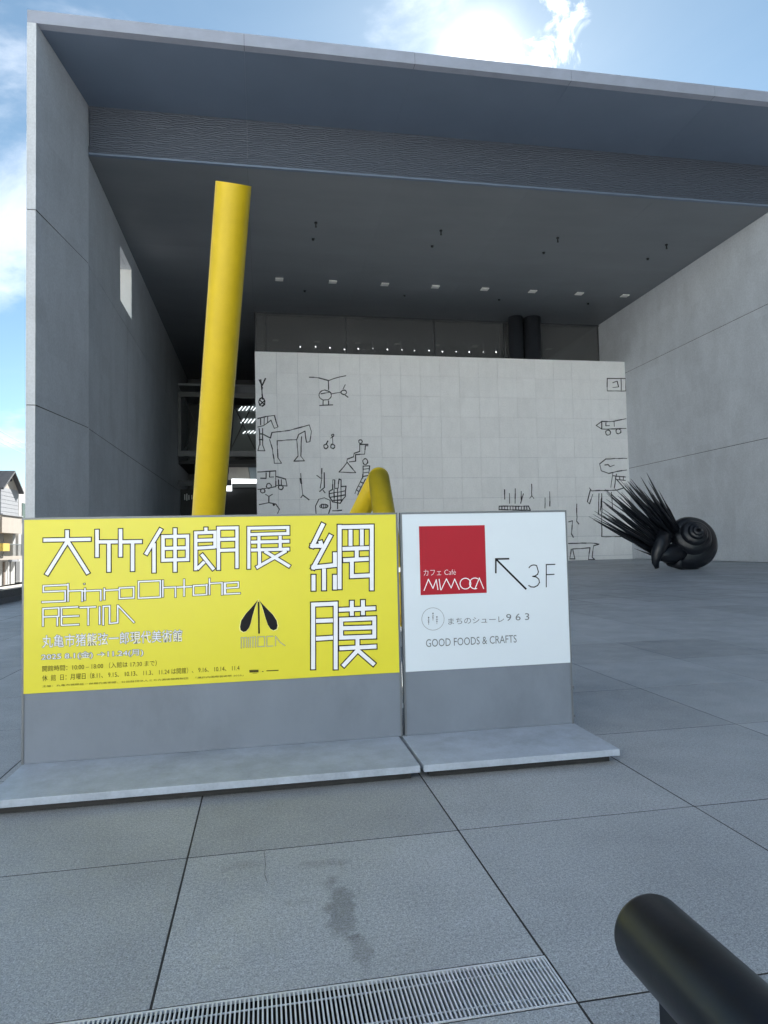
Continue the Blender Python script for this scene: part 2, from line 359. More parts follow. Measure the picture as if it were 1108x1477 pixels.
for k in range(n): link('bar', bm_, gr, loc((gx1-.014-k*.0148, GY0+.0125, .0008), gr))
for yy in (GY0+.055, GY1-.055):
    MB().tube([loc((gx0,yy,-.0065),gr), loc((gx1-.006,yy,-.0065),gr)], .0028, 6).build('cross_rod', M['stainless'], gr)

# low kerb wall along the plaza's open side --------------------------
kw = thing('low_wall', 'low dark polished granite wall along the open left edge of the plaza', 'wall', (-7.9, 10, 0))
for k in range(17):
    y0 = -4+k*1.84
    MB().box(loc((-8.0,y0+.003,0),kw), loc((-7.78,y0+1.837,.17),kw)).build('plinth_stone', M['kerbgrey'], kw)
    MB().box(loc((-8.02,y0+.003,.173),kw), loc((-7.80,y0+1.837,.41),kw)).build('coping_stone', M['kerb'], kw)

# ================================================================== THE MUSEUM
YF, YB2, YR = 27.55, 32.5, 53.0
XL, XR, XO, XO2 = -7.85, 28.85, -8.9, 30.2
ZC, ZS, ZT = 20.14, 22.5, 23.02
mu = thing('museum_building', 'large grey concrete museum with a deep open porch framed by walls and a flat roof', 'building', (10, 30, 0))
def mbx(name, a, b, m): return MB().box(loc(a, mu), loc(b, mu)).build(name, m, mu)
def mpr(name, pts, d, m): return MB().prism([loc(p, mu) for p in pts], d).build(name, m, mu)
GRID = [-.49+7.32*k for k in range(-1, 5)]
rows = [(0,7.2),(7.2,14.9),(14.9,ZS)]
g = .034
# left side wall: splayed front piece, then straight run with one window opening
for z0, z1 in rows:
    mpr('wall_panel', [(-8.56,YF,z0+g),(-7.80,YB2-.006,z0+g),(-8.2,YB2-.006,z0+g),(XO,YF+1.5,z0+g),(XO,YF,z0+g)], (0,0,z1-z0-g-(.0 if z1==ZS else 0)), M['concrete'])
    mpr('wall_panel', [(29.56,YF,z0+g),(XO2,YF,z0+g),(XO2,YF+1.5,z0+g),(29.2,YB2-.006,z0+g),(28.80,YB2-.006,z0+g)], (0,0,z1-z0-g), M['concrete'])
wrows = [(0,7.2),(7.2,14.9),(14.9,ZC)]
wy0, wy1, wz0, wz1 = 39.8, 43.3, 15.9, 19.1
for z0, z1 in wrows:
    if z0 < 14:
        mbx('wall_panel', (XL-.25,YB2,z0+g), (XL,41.8-g/2,z1), M['concrete']); mbx('wall_panel', (XL-.25,41.8+g/2,z0+g), (XL,77.9,z1), M['concrete'])
    else:
        a = MB()
        a.box(loc((XL-.25,YB2,z0+g),mu), loc((XL,wy0,z1),mu)).box(loc((XL-.25,wy0,z0+g),mu), loc((XL,wy1,wz0),mu)).box(loc((XL-.25,wy0,wz1),mu), loc((XL,wy1,z1),mu)).box(loc((XL-.25,wy1,z0+g),mu), loc((XL,77.9,z1),mu))
        a.build('wall_panel', M['concrete'], mu)
    mbx('wall_panel', (XR,YB2,z0+g), (XR+.25,YR+.3,z1), M['concrete'])
for zj in (7.2, 14.9):
    mbx('joint_strip', (XL-.24,YB2+.01,zj+.001), (XL-.018,77.8,zj+g-.001), M['joint']); mbx('joint_strip', (XR+.018,YB2+.01,zj+.001), (XR+.24,YR+.2,zj+g-.001), M['joint'])
    mpr('joint_strip', [(-8.54,YF+.015,zj+.001),(-7.82,YB2-.03,zj+.001),(-8.1,YB2-.03,zj+.001),(XO+.02,YF+1.4,zj+.001),(XO+.02,YF+.015,zj+.001)], (0,0,g-.002), M['joint'])
# wall cores and reveal of the window
a = MB()
a.box(loc((XO,YB2-2,-1),mu), loc((XL-.26,wy0,ZS),mu)).box(loc((XO,wy0,-1),mu), loc((XL-.26,wy1,wz0),mu)).box(loc((XO,wy0,wz1),mu), loc((XL-.26,wy1,ZS),mu)).box(loc((XO,wy1,-1),mu), loc((XL-.26,78,ZS),mu))
a.build('wall', M['concrete'], mu)
mbx('wall', (XR+.26,YB2-2,-1), (XO2,78,ZS), M['concrete'])
MB().box(loc((XO+.05,wy0+.001,wz0),mu), loc((XL-.02,wy1-.001,wz0+.02),mu)).build('window_sill', M['white_wall'], mu)
MB().box(loc((XO+.05,wy1-.06,wz0+.021),mu), loc((XL-.02,wy1-.001,wz1-.001),mu)).build('window_jamb', M['white_wall'], mu)  # white lining: the sky-lit brightness of the reveal is put into its colour
# roof, fascia, soffit, beam, ceiling
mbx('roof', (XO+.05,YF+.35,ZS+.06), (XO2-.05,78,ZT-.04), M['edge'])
g = .008
fx = [XO]+[x for x in GRID if x > XO+2]+[XO2]
for x0, x1 in zip(fx, fx[1:]):
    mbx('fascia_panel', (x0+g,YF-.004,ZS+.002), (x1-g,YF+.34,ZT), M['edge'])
sx_ = [x for x in GRID if XL+1 < x < XR-1]
def wl(y): return -8.56+(y-YF)*(.76/4.95)
def wr(y): return 29.56-(y-YF)*(.76/4.95)
ssx = sx_
edges = [None]+ssx+[None]
for a_, b_ in zip(edges, edges[1:]):
    l0, l1 = (wl(YF+.35)+.01, wl(YB2)+.01) if a_ is None else (a_+g/2, a_+g/2)
    r0, r1_ = (wr(YF+.35)-.01, wr(YB2)-.01) if b_ is None else (b_-g/2, b_-g/2)
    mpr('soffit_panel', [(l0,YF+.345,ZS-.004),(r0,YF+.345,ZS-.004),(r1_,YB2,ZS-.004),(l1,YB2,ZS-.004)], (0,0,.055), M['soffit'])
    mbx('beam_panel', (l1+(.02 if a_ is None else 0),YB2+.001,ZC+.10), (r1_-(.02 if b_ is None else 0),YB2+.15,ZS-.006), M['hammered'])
mbx('beam_lip', (XL+.01,YB2-.03,ZC), (XR-.01,YB2+.14,ZC+.09), M['soffit'])
for ya, yb in ((YB2+.15,41.8),(41.8,YR+.1)):
    for a_, b_ in zip([XL-.0]+sx_, sx_+[XR]):
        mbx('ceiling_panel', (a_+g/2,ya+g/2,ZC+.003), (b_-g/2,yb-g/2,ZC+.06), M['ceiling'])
mbx('ceiling_panel', (XL+.006,YR+.1+g/2,ZC+.003), (-.45,77.9,ZC+.06), M['ceiling'])
mbx('roof_void', (XL-.1,YB2+.16,ZC+.07), (XR+.1,77.9,ZC+.5), M['dark'])
for x in fx[1:-1]: mbx('joint_strip', (x-g+.001,YF+.02,ZS+.004), (x+g-.001,YF+.33,ZT-.004), M['joint'])
# eight recessed downlights and the sprinkler heads
dm = MB().box((-.30,-.26,-.04),(.30,.26,.0)).mesh('downlight'); dm.materials.append(M['frame'])
dg = MB().box((-.27,-.23,-.10),(.27,.23,-.041)).mesh('lamp_glass'); dg.materials.append(M['lamp_glass'])
for k in range(8):
    o = link('downlight', dm, mu, loc((1.36+3.715*k,46.1,ZC), mu)); link('lamp_glass', dg, o)
sp = MB().tube([(0,0,0),(0,0,-.06)], .09, 8).tube([(0,0,-.06),(0,0,-.26)], .04, 6).tube([(0,0,-.26),(0,0,-.29)], .06, 8).mesh('sprinkler_head'); sp.materials.append(M['dark'])
sp2 = MB().tube([(0,0,0),(0,0,-.10)], [.10,.06], 10).mesh('ceiling_sensor'); sp2.materials.append(M['dark'])
for x in (3.24,10.66,18.06,25.4):
    link('sprinkler_head', sp, mu, loc((x,37.7,ZC), mu)); link('ceiling_sensor', sp2, mu, loc((x,48.1,ZC), mu)); link('ceiling_sensor', sp2, mu, loc((x,39.8,ZC), mu))
# clerestory over the mural, dark gallery behind it
for x0, x1 in zip([-.35]+[6.83,14.15,20.2,23.1], [6.83,14.15,20.2,23.1]+[XR]):
    mbx('glass_pane', (x0+.05,YR,15.0), (x1-.05,YR+.02,ZC-.16), M['glazing'])
a = MB()
for x in (-.35,.42,6.83,14.15,20.2,23.1,XR-.1): a.box(loc((x-.05,YR-.06,14.8),mu), loc((x+.05,YR-.002,ZC-.16),mu))
a.box(loc((-.4,YR-.06,ZC-.16),mu), loc((XR,YR+.06,ZC),mu)); a.build('window_frame', M['steel'], mu)
mbx('gallery_shell', (-.35,YR+12,0), (XR,YR+12.3,ZC), mat('gallery_wall_paint', (.5,.5,.5), .7)); mbx('gallery_floor', (-.35,YR+.1,14.2), (XR,YR+12,14.4), M['steel'])
mbx('gallery_ceiling', (-.35,YR+.1,ZC-.3), (XR,YR+12,ZC-.1), mat('gallery_ceiling_paint', (.45,.45,.45), .6))
mbx('gallery_wall', (-.40,YR-.05,0), (-.36,77.9,ZC+.4), M['dark']); mbx('gallery_wall', (-.36,50.5,0), (XR,50.7,14.0), M['dark'])
for (zx, zy) in ((140,383),(182,382),(222,385),(300,388),(340,387),(380,390),(420,391),(455,393),(495,393),(532,396),(570,396),(606,397),(645,397),(680,397),(275,349),(268,372),(262,390)):
    p = at(360+zx/1.91, 300+zy/1.91, 58); r = random.choice((.028,.04,.06))
    MB().tube([(0,0,0),(0,.12,.05)], r, 8).build('spotlight', M['spot'], mu, loc(p, mu))
    MB().tube([(0,.05,.07),(0,.05,ZC-.32-p.z)], .02, 5).build('spotlight_rod', M['steel'], mu, loc(p, mu))
for x, r in ((20.85,.60),(22.3,.70)):
    MB().tube([loc((x,51.9,0),mu), loc((x,51.9,ZC),mu)], r, 32).build('column', mat('column_steel', (.03,.034,.042), .5), mu)
# rear block, entrance hall at the end of the left passage
mbx('rear_wall', (XO+.01,78.01,-1), (XO2-.01,78.4,ZT-.05), M['concrete'])
YE = 66.0
def Q(x, y, Y=YE): return at(x, y, Y)
a = MB()
def member(p, q, t=.16):
    a.tube([loc(p,mu), loc(q,mu)], t, 6, smooth=False)
a.box(loc((XL+.02,YE-.15,Q(300,568).z-.35),mu), loc((-.42,YE+.15,Q(300,568).z+.12),mu))
a.box(loc((XL+.02,YE-.25,Q(300,655).z-.25),mu), loc((-.42,YE+.25,Q(300,655).z+.30),mu))
a.box(loc((XL+.02,YE-.15,Q(265,655).z),mu), loc((XL+.32,YE+.15,Q(265,568).z-.36),mu))
for x0, x1 in ((267,300),(300,333),(333,368)):
    member(Q(x0,576), Q(x1,648), .06); member(Q(x0,648), Q(x1,576), .06)
a.build('truss', mat('hall_truss_steel', (.10,.105,.11), .4, metal=.2), mu)
mbx('transom', (XL+.02,YE-.1,Q(300,697).z-.25), (-2.9,YE+.1,Q(300,697).z+.25), M['steel'])
mbx('hall_backdrop', (XL+.02,YE+9,0), (-.42,YE+9.2,ZC), M['steel'])
mbx('hall_ceiling', (XL+.02,YE+.3,Q(300,560).z+.3), (-.42,YE+9,Q(300,560).z+.5), M['ceiling'])
mbx('hall_floor_edge', (XL+.02,YE+.3,Q(300,662).z-.45), (-.42,YE+9,Q(300,662).z-.1), M['dark'])
# upper room: pale sloping wall and three louvred lights seen through the truss
p0 = Q(334,650,YE+4.6); p1 = Q(350,582,YE+4.6); p2 = Q(372,582,YE+4.6); p3 = Q(372,650,YE+4.6)
mpr('hall_wall', [p0,Q(338,590,YE+4.6),p2,p3], (0,.2,0), mat('hall_upper_wall', (.20,.24,.24), .5))
for (xa, ya, yb, xb) in ((347,586,592,368),(350,604,610,368),(353,621,625,369)):
    a = MB()
    nsl = 4
    for k in range(nsl+5):
        u0 = xa-3+5.2*k
        if u0 > 366: continue
        pts = [Q(u0,yb,YE+4.5), Q(u0+1.3,yb,YE+4.5), Q(u0+6.0,ya,YE+4.5), Q(u0+4.7,ya,YE+4.5)]
        a.prism([loc(p,mu) for p in pts], (0,.05,0))
    a.build('louvre_light', M['light_strip'], mu)
# ground hall: lit concrete wall, long strip lamp and box sign
pl = [Q(329,692,YE+3), Q(331,668,YE+3), Q(357,668,YE+3), Q(361,692,YE+3)]
mpr('hall_wall', pl, (0,.2,0), mat('lit_hall_wall', (.6,.57,.52), .6, tint=.12, tscale=.8, emit=.0))
mpr('hall_wall', [Q(361.5,692,YE+3.2), Q(358,671,YE+3.2), Q(371,673,YE+3.2), Q(371,692,YE+3.2)], (0,.2,0), mat('lit_hall_blue_wall', (.48,.58,.64), .6, emit=.0))
mpr('strip_lamp', [Q(334,697,YE+1), Q(334,690.5,YE+1), Q(371,691,YE+1), Q(371,697,YE+1)], (0,.3,0), M['light_strip'])
mpr('strip_lamp', [Q(326,708,YE+.9), Q(326,697.3,YE+.9), Q(334.5,697.3,YE+.9), Q(334.5,708,YE+.9)], (0,.3,0), M['light_strip'])
mpr('transom', [Q(336,703,YE+.8), Q(336,697.5,YE+.8), Q(371,697.5,YE+.8), Q(371,703,YE+.8)], (0,.2,0), mat('hall_transom', (.35,.37,.38), .4, emit=.0))
mbx('hall_backdrop', (XL+.02,YE+1.4,0), (-.42,YE+1.6,Q(300,704).z), M['dark'])
a = MB()
for (x, y0, y1) in ((266,713,721),(269,712,722),(272,714,721),(276,714,720)):
    q0, q1 = Q(x,y1,YE+1), Q(x+1.2,y0,YE+1); a.box(loc((q0.x,YE+1,q0.z),mu), loc((q1.x,YE+1.05,q1.z),mu))
a.build('notice', M['white_wall'], mu)
for o in mu.children:
    pass

# ================================================================== MURAL WALL
YM = 49.0; MX0, MX1, MZ = -.40, 28.84, 15.83
mw = thing('mural_wall', 'tall white tiled wall with black line doodles at the back of the porch', 'wall', (MX0, YM, 0))
MB().box((.02,.07,0), (MX1-MX0,.9,MZ-.02)).build('wall_core', M['board'], mw)
tw, th = (MX1-MX0)/19, 1.55; zr = [MZ-th*k for k in range(0, 11)]; zr = [z for z in zr if z > .05]+[0.0]
mm = {}
for i in range(19):
    for z1, z0 in zip(zr, zr[1:]):
        h = round(z1-z0, 4)
        if h not in mm:
            mm[h] = MB().box((.006,0,.006), (tw-.006,.06,h-.006)).mesh('mural_tile'); mm[h].materials.append(M['mural'])
        link('mural_tile', mm[h], mw, (i*tw, random.uniform(-.012,.012)-.0, z0))
def doodle(polys, wd=.07):
    """black painted lines, given as polylines on the wall face; circles as (cx, cy, r, squash)"""
    b = MB(); rr = random.Random(len(polys)*13)
    for pl in polys:
        if len(pl) == 4 and not isinstance(pl[0], tuple):
            cx, cy, r, s = pl; pl = [(cx+r*math.cos(t*math.pi/8+.3)*(1+rr.uniform(-.05,.05)), cy+r*s*math.sin(t*math.pi/8+.3)*(1+rr.uniform(-.05,.05))) for t in range(17)]
        q = []
        for a_, c_ in zip(pl, pl[1:]):
            d = math.hypot(c_[0]-a_[0], c_[1]-a_[1]); n_ = max(1, int(d/6))
            for k in range(n_): q.append((a_[0]+(c_[0]-a_[0])*k/n_+rr.uniform(-.3,.3), a_[1]+(c_[1]-a_[1])*k/n_+rr.uniform(-.3,.3)))
        q.append(pl[-1])
        P = [at(x, y, YM) for x, y in q]; P = [Vector((p.x-MX0, -.018, p.z)) for p in P]
        for k in range(len(P)-1):
            a_, c_ = P[k], P[k+1]; d = (c_-a_)
            if d.length < 1e-4: continue
            d.normalize(); nrm = Vector((-d.z,0,d.x))*wd*.5*rr.uniform(.65,1.3); a_ = a_-d*wd*.3; c_ = c_+d*wd*.3
            b.prism([a_-nrm, c_-nrm, c_+nrm, a_+nrm], (0,.004+.0001*(k%7),0))
    return b
def dd(label, polys, wd=.07):
    o = doodle(polys, wd).build('line_drawing', M['line'], mw); o['label'] = label
dd('black doodle of a bare twig with a hanging pod', [[(376,548),(378,562),(379,576)],[(379,560),(374,548)],[(378,556),(383,546)],(378,580,4.2,1.4),[(375,577),(382,584)],[(375,584),(382,578)]], .09)
dd('black doodle of a round bird under a long branch', [[(446,544),(460,545),(474,549),(488,544),(499,542)],[(474,549),(474,562)],(469,570,9,.8),[(478,568),(492,566)],(496,566,4,.8),[(495,561),(498,555)],[(498,570),(502,573)],[(466,578),(466,585)],[(474,578),(474,584)],[(461,585),(480,584)],[(463,568),(475,566)]])
dd('black doodle of a striped long necked beast at the wall edge', [[(372,604),(384,601),(396,599),(401,616),(396,618),(391,606),(380,614),(372,616)],[(376,604),(376,613)],[(381,602),(381,612)],[(386,601),(386,609)],[(374,618),(375,642)],[(379,618),(379,642)],[(374,626),(379,626)],[(374,634),(379,634)],[(374,642),(372,650),(382,650),(379,642)]])
dd('black doodle of a long legged beast with block feet', [[(380,627),(390,632),(392,624),(418,621),(436,616),(446,613),(449,622),(447,637),(442,638),(440,622),(431,627),(428,634),(400,636),(401,660),(406,668),(396,668),(393,648),(389,634)],[(428,634),(430,658)],[(435,630),(434,658)],[(430,658),(424,665),(439,665),(434,658)]])
dd('black doodle of a small box cart on wheels', [[(372,681),(376,681),(398,679),(398,702),(372,706)],[(376,690),(384,690),(384,682)],[(389,681),(389,688),(395,688)],[(398,687),(412,691),(414,701),(398,700)],[(402,692),(402,699)],[(406,692),(406,699)],(379,708,3.2,1),(388,701,3.6,1),(405,703,3.4,1)])
dd('black doodle of a whale back and spout', [[(374,728),(388,725),(398,727),(403,735),(400,741)],[(388,725),(388,716)],[(388,716),(383,713)],[(388,716),(393,713)],(395,728,1,1)])
dd('black doodle of two wheels and a small rider', [(470,644,3,1),(480,644,3,1),[(471,640),(473,636)],[(480,640),(480,630),(477,632)],(480,628,1.6,1)])
dd('black doodle of a zigzag figure above a triangle', [[(489,681),(513,682),(501,667),(489,681)],[(500,667),(501,662),(510,659),(511,654),(519,651),(519,640)],[(504,666),(513,665),(513,656),(526,655),(527,643),(531,643)],(520,637,2.5,1),[(520,641),(531,641)]])
dd('black doodle of a striped standing figure', [(527,666,3.6,1.2),[(524,672),(523,690)],[(533,672),(532,684)],[(524,672),(533,672)],[(524,677),(532,676)],[(524,682),(532,681)],[(523,687),(531,686)],[(522,690),(512,712)],[(527,691),(516,714)],[(520,695),(524,697)],[(517,701),(521,703)],[(514,707),(518,709)]])
dd('black doodle of a thin forked figure', [[(434,683),(435,698),(437,714),(434,718)],[(437,714),(446,721)],[(433,690),(434,697)]])
dd('black doodle of a leaning twig pair', [[(464,676),(464,690),(462,704)],[(457,686),(463,690)],[(468,682),(468,703),(461,709)],[(466,707),(469,711)]])
dd('black doodle of a checked hen shape', [[(475,709),(480,706),(480,692),(483,692),(483,705),(488,704),(489,691),(492,692),(492,702),(499,701),(498,716),(491,726),(480,724),(475,716),(475,709)],[(476,712),(498,708)],[(477,717),(497,714)],[(480,722),(494,721)],[(482,706),(482,724)],[(487,705),(487,726)],[(492,703),(492,724)],[(487,726),(487,734)],[(480,737),(493,736)]])
dd('black doodle of a domed head with an oval mouth', [[(456,741),(455,730),(460,720),(468,718),(476,722),(477,732),(474,741)],(467,730,6,.45),[(464,728),(464,732)],[(467,728),(467,733)],[(470,728),(470,732)]])
dd('black doodle of a striped bench with upright figures', [[(720,730),(762,730),(765,736),(720,735),(720,730)]]+[[(724+4*k,730),(724+4*k,735)] for k in range(10)]+[[(728,706),(728,720)],[(735,712),(735,726)],[(743,705),(743,726)],[(752,709),(752,722)],[(755,712),(751,726)],[(767,698),(767,716)],[(764,719),(767,715),(770,719)],[(786,718),(786,733)],[(793,709),(793,730)]])
dd('black doodle of a framed box near the right end', [[(876,546),(903,546),(903,564),(876,564),(876,546)],[(884,552),(890,550),(892,558),(884,559)],[(896,547),(896,563)]])
dd('black doodle of a pointed vehicle on two wheels', [[(860,614),(868,608),(884,608),(903,604)],[(860,614),(868,619),(903,618)],[(868,608),(868,619)],(877,624,3.6,1),(892,622,3.6,1),[(874,610),(874,614),(879,614)],[(886,608),(886,615)]])
dd('black doodle of an empty speech balloon', [[(904,661),(874,662),(865,669),(867,679),(878,683),(890,680),(904,678)],[(872,671),(877,670),(880,673),(886,671)],[(884,683),(881,703)],[(889,684),(886,704)],[(884,686),(902,688)],[(889,692),(902,693)],[(894,687),(894,692)],[(899,687),(899,692)]])
dd('black doodle of a thin grazing beast behind the spines', [[(850,704),(853,708),(890,707),(899,704)],[(852,706),(847,724),(850,727),(855,713)],[(864,712),(863,742)],[(868,712),(866,736)],[(882,710),(884,736)],[(868,712),(868,774),(900,774)]])
dd('black doodle of a low long beast by the floor', [[(820,784),(852,783),(864,785),(856,787),(854,804),(858,807),(849,807),(851,790),(826,792),(829,806),(822,806),(824,792)],[(820,753),(826,751),(824,770),(827,775)],[(832,727),(832,752),(835,756)]])

# ================================================================== YELLOW SCULPTURES
D = .26
top = at(337,265,9.9); low = at(300.5,742,11.45); ax = (low-top).normalized(); base = top+ax*(top.z/-ax.z)
yc = thing('yellow_column', 'tall leaning yellow tube rising behind the yellow sign', 'sculpture', (base.x, base.y, 0))
nrm = ray(311,261).cross(ray(363,269)).normalized()
if nrm.z < 0: nrm = -nrm
nrm = (nrm+Vector((0,.03,0))).normalized()
u = ax.cross(Vector((1,0,0))).normalized(); w = ax.cross(u); nn_ = 64; vs = []
for k in range(nn_):
    d = u*math.cos(2*math.pi*k/nn_)*D+w*math.sin(2*math.pi*k/nn_)*D
    q = base+d; q = q+ax*((-q.z)/ax.z); vs.append(q-yc.location)
for k in range(nn_):
    d = u*math.cos(2*math.pi*k/nn_)*D+w*math.sin(2*math.pi*k/nn_)*D
    q = top+d; q = q-ax*(nrm.dot(q-top)/nrm.dot(ax)); vs.append(q-yc.location)
o = MB(); o.add(vs, [(k,(k+1)%nn_,nn_+(k+1)%nn_,nn_+k) for k in range(nn_)], True); o.add(vs[nn_:], [tuple(range(nn_))]); o.build('tube', M['yellow_paint'], yc)
o = MB(); o.tube([(0,0,0),(0,0,.03)], .42, 32).build('base_plate', M['yellow_paint'], yc)
pk = at(546.5,689,16.4); rp = at(554,740,15.3); lp = at(519.5,740,18.2)
rg = pk+(rp-pk)*(pk.z/(pk.z-rp.z)); lg = pk+(lp-pk)*(pk.z/(pk.z-lp.z))
yv = thing('yellow_bent_tube', 'low yellow tube bent into a peak behind the gap between the signs', 'sculpture', (pk.x, pk.y, 0))
MB().tube([Vector(rg)-yv.location, pk-yv.location], D, 40).tube([Vector(lg)-yv.location, pk-yv.location], D, 40).ball(pk-yv.location, D*1.0, 40, 20).build('tube', M['yellow_paint'], yv)
MB().tube([Vector((rg.x,rg.y,0))-yv.location, Vector((rg.x,rg.y,.03))-yv.location], .45, 32).tube([Vector((lg.x,lg.y,0))-yv.location, Vector((lg.x,lg.y,.03))-yv.location], .45, 32).build('base_plate', M['yellow_paint'], yv)

# ================================================================== SHELL SCULPTURE
SC = Vector((20.52, 29.6, 1.34)); SS = 1.20
sh = thing('spined_shell', 'black spiral shell sculpture with a burst of long spines by the right wall', 'sculpture', (SC.x, SC.y, 0))
view = (EYE-SC).normalized(); side = view.cross(Vector((0,0,1))).normalized()*-1   # image right
upv = Vector((0,0,1))
axs = (view*.86+side*.34+upv*.36).normalized()
e1 = (side-axs*side.dot(axs)).normalized(); e2 = axs.cross(e1)
if e2.z < 0: e2 = -e2
T = 2*math.pi*4.3; k_ = math.log(1.55)/(2*math.pi); end = R(205)
o = MB(); n1_, n2_ = 260, 40; vs = []
sz = 1.0
for i in range(n1_+1):
    t = T*i/n1_; s = math.exp(k_*(t-T))*sz; an = end+(T-t)        # clockwise towards the mouth
    rad = e1*math.cos(an)+e2*math.sin(an)
    mo = max(0, (t-(T-1.1))/1.1); c = (rad*(.80*s+.16*mo*mo)+axs*(1.15-1.45*s))*SS
    for j in range(n2_):
        ph = 2*math.pi*j/n2_
        rr = SS*.48*s*(1+.06*mo)*(1+.045*math.cos(3*ph+.9)+.022*math.cos(7*ph+.6)+.014*math.cos(19*ph)+.008*math.sin(t*9))
        vs.append(c+rad*math.cos(ph)*rr*1.0+axs*math.sin(ph)*rr*1.02)
o.add(vs, [(i*n2_+j, i*n2_+(j+1)%n2_, (i+1)*n2_+(j+1)%n2_, (i+1)*n2_+j) for i in range(n1_) for j in range(n2_)], True)
o.add(vs[:n2_], [tuple(range(n2_))]); o.add(vs[-n2_:], [tuple(range(n2_))])
zmin = min(v.z for v in vs)+SC.z
body = o.build('shell_body', M['bronze'], sh, (0,0,SC.z-max(zmin,-.6)-.0 if zmin < 0 else SC.z-zmin))
dz = body.location.z
# lip and foot below the mouth
lipm = MB()
lipm.tube([at(958,772,29.3)-sh.location, at(953,784,29.15)-sh.location, at(947,800,29.1)-sh.location, at(945.5,812,29.1)-sh.location, at(948,819.5,29.1)-sh.location], [.34,.36,.26,.17,.10], 24)
lipm.tube([at(947,801,29.2)-sh.location, at(962,800,29.4)-sh.location, at(985,796,29.7)-sh.location], [.2,.40,.6], 24)
lipm.tube([at(972,806,29.6)-sh.location, at(985,818,29.7)-sh.location, at(1006,817.5,29.8)-sh.location], [.45,.16,.12], 18)
lipm.build('mouth_lip', M['bronze'], sh)
rs = random.Random(5); 
for k in range(78):
    uu = (k+rs.random())/78; bx, by = 966+(940-966)*uu, 757+(797-757)*uu
    bx += 14; by += 5
    th_ = R(120+33*uu+rs.uniform(-6,6)); ln = (60+42*math.sin(math.pi*min(1,uu*1.0))**.8 if uu < .5 else 104-4*(uu-.5)/.5)*rs.uniform(.62,1.08)+14
    y0 = 29.5+rs.uniform(-.3,.5); y1 = y0+rs.uniform(-.9,.6)
    q_ = rs.uniform(.7,1.25)
    a_ = at(bx, by, y0)-sh.location; b_ = at(bx+math.cos(th_)*ln, by-math.sin(th_)*ln, y1)-sh.location
    m_ = a_.lerp(b_, .55)+Vector((rs.uniform(-.05,.05), 0, rs.uniform(-.06,.02)))
    MB().tube([a_, m_, b_], [.085*q_,.058*q_,.006], 7).build('spine', M['bronze'], sh)
for (xa, ya, xb, yb) in ((940,798,915,785),(941,801,915,791),(943,797,920,783)):
    MB().tube([at(xa,ya,29.4)-sh.location, at(xb,yb,29.6)-sh.location], [.05,.005], 7).build('spine', M['bronze'], sh)

# ================================================================== SIGNS
YS = 4.918
def stroke(b, pts, wd, y, ext=0.0):
    """thick polyline in the sign plane: one mitred-end bar per segment"""
    for a_, c_ in zip(pts, pts[1:]):
        a_ = Vector((a_[0],0,a_[1])); c_ = Vector((c_[0],0,c_[1])); d = c_-a_
        if d.length < 1e-6: continue
        d.normalize(); nr = Vector((-d.z,0,d.x))*wd/2; a_ = a_-d*ext; c_ = c_+d*ext
        ya = y+stroke.k*2e-6; stroke.k = (stroke.k+1) % 60
        b.add([(p.x,ya,p.z) for p in (a_-nr, c_-nr, c_+nr, a_+nr)], [(0,1,2,3)])
stroke.k = 0
def z1(x, y): p = at(20+x/3.693, 730+y/3.693, YS); return (p.x, p.z)
def z2(x, y): p = at(300+x/3.693, 730+y/3.693, YS); return (p.x, p.z)
def z3(x, y): p = at(570+x/3.3576, 730+y/3.3576, YS); return (p.x, p.z)
PXM = 4.918/968/3.693*1.0     # metres per enlarged pixel
def outlined(parent, strokes, zf, wd, ol, name='lettering', inner=None, outer=None):
    a, b = MB(), MB()
    for pl in strokes:
        pts = [zf(*p) for p in pl]
        for q0, q1 in zip(pts, pts[1:]):
            stroke(a, [q0, q1], (wd+2*ol)*PXM, -.0006, (wd*.5+ol)*PXM if len(pl) > 2 else ol*PXM)
            stroke(b, [q0, q1], wd*PXM, -.0012, (wd*.5)*PXM if len(pl) > 2 else 0)
    off_ = Vector((-parent.location.x, YS-.0075-parent.location.y, -parent.location.z))
    a.build(name+'_outline', outer or M['black_ink'], parent, off_); b.build(name, inner or M['white_ink'], parent, off_)
def text(parent, body, x0, x1, z0, z1_, m, name='lettering', off=0.0, dy=-.0006, keep=False):
    c = bpy.data.curves.new('t', 'FONT'); c.body = body; c.offset = 0; c.resolution_u = 3
    o = bpy.data.objects.new('t', c); COL.objects.link(o); bpy.context.view_layer.update()
    me = bpy.data.meshes.new_from_object(o.evaluated_get(bpy.context.evaluated_depsgraph_get()))
    bpy.data.objects.remove(o)
    xs = [v.co.x for v in me.vertices]; ys = [v.co.y for v in me.vertices]; ax_, bx_, ay, by = min(xs), max(xs), min(ys), max(ys)
    if off:
        c.offset = off/((z1_-z0)/(by-ay)); o = bpy.data.objects.new('t', c); COL.objects.link(o); bpy.context.view_layer.update()
        me = bpy.data.meshes.new_from_object(o.evaluated_get(bpy.context.evaluated_depsgraph_get())); bpy.data.objects.remove(o)
    kx, kz = (x1-x0)/(bx_-ax_), (z1_-z0)/(by-ay)
    for v in me.vertices: v.co = ((v.co.x-ax_)*kx+x0-parent.location.x, YS-.0075+dy-parent.location.y, (v.co.y-ay)*kz+z0-parent.location.z)
    me.materials.clear(); me.materials.append(m); me.name = name
    return tag(link(name, me, parent), kind='stuff')
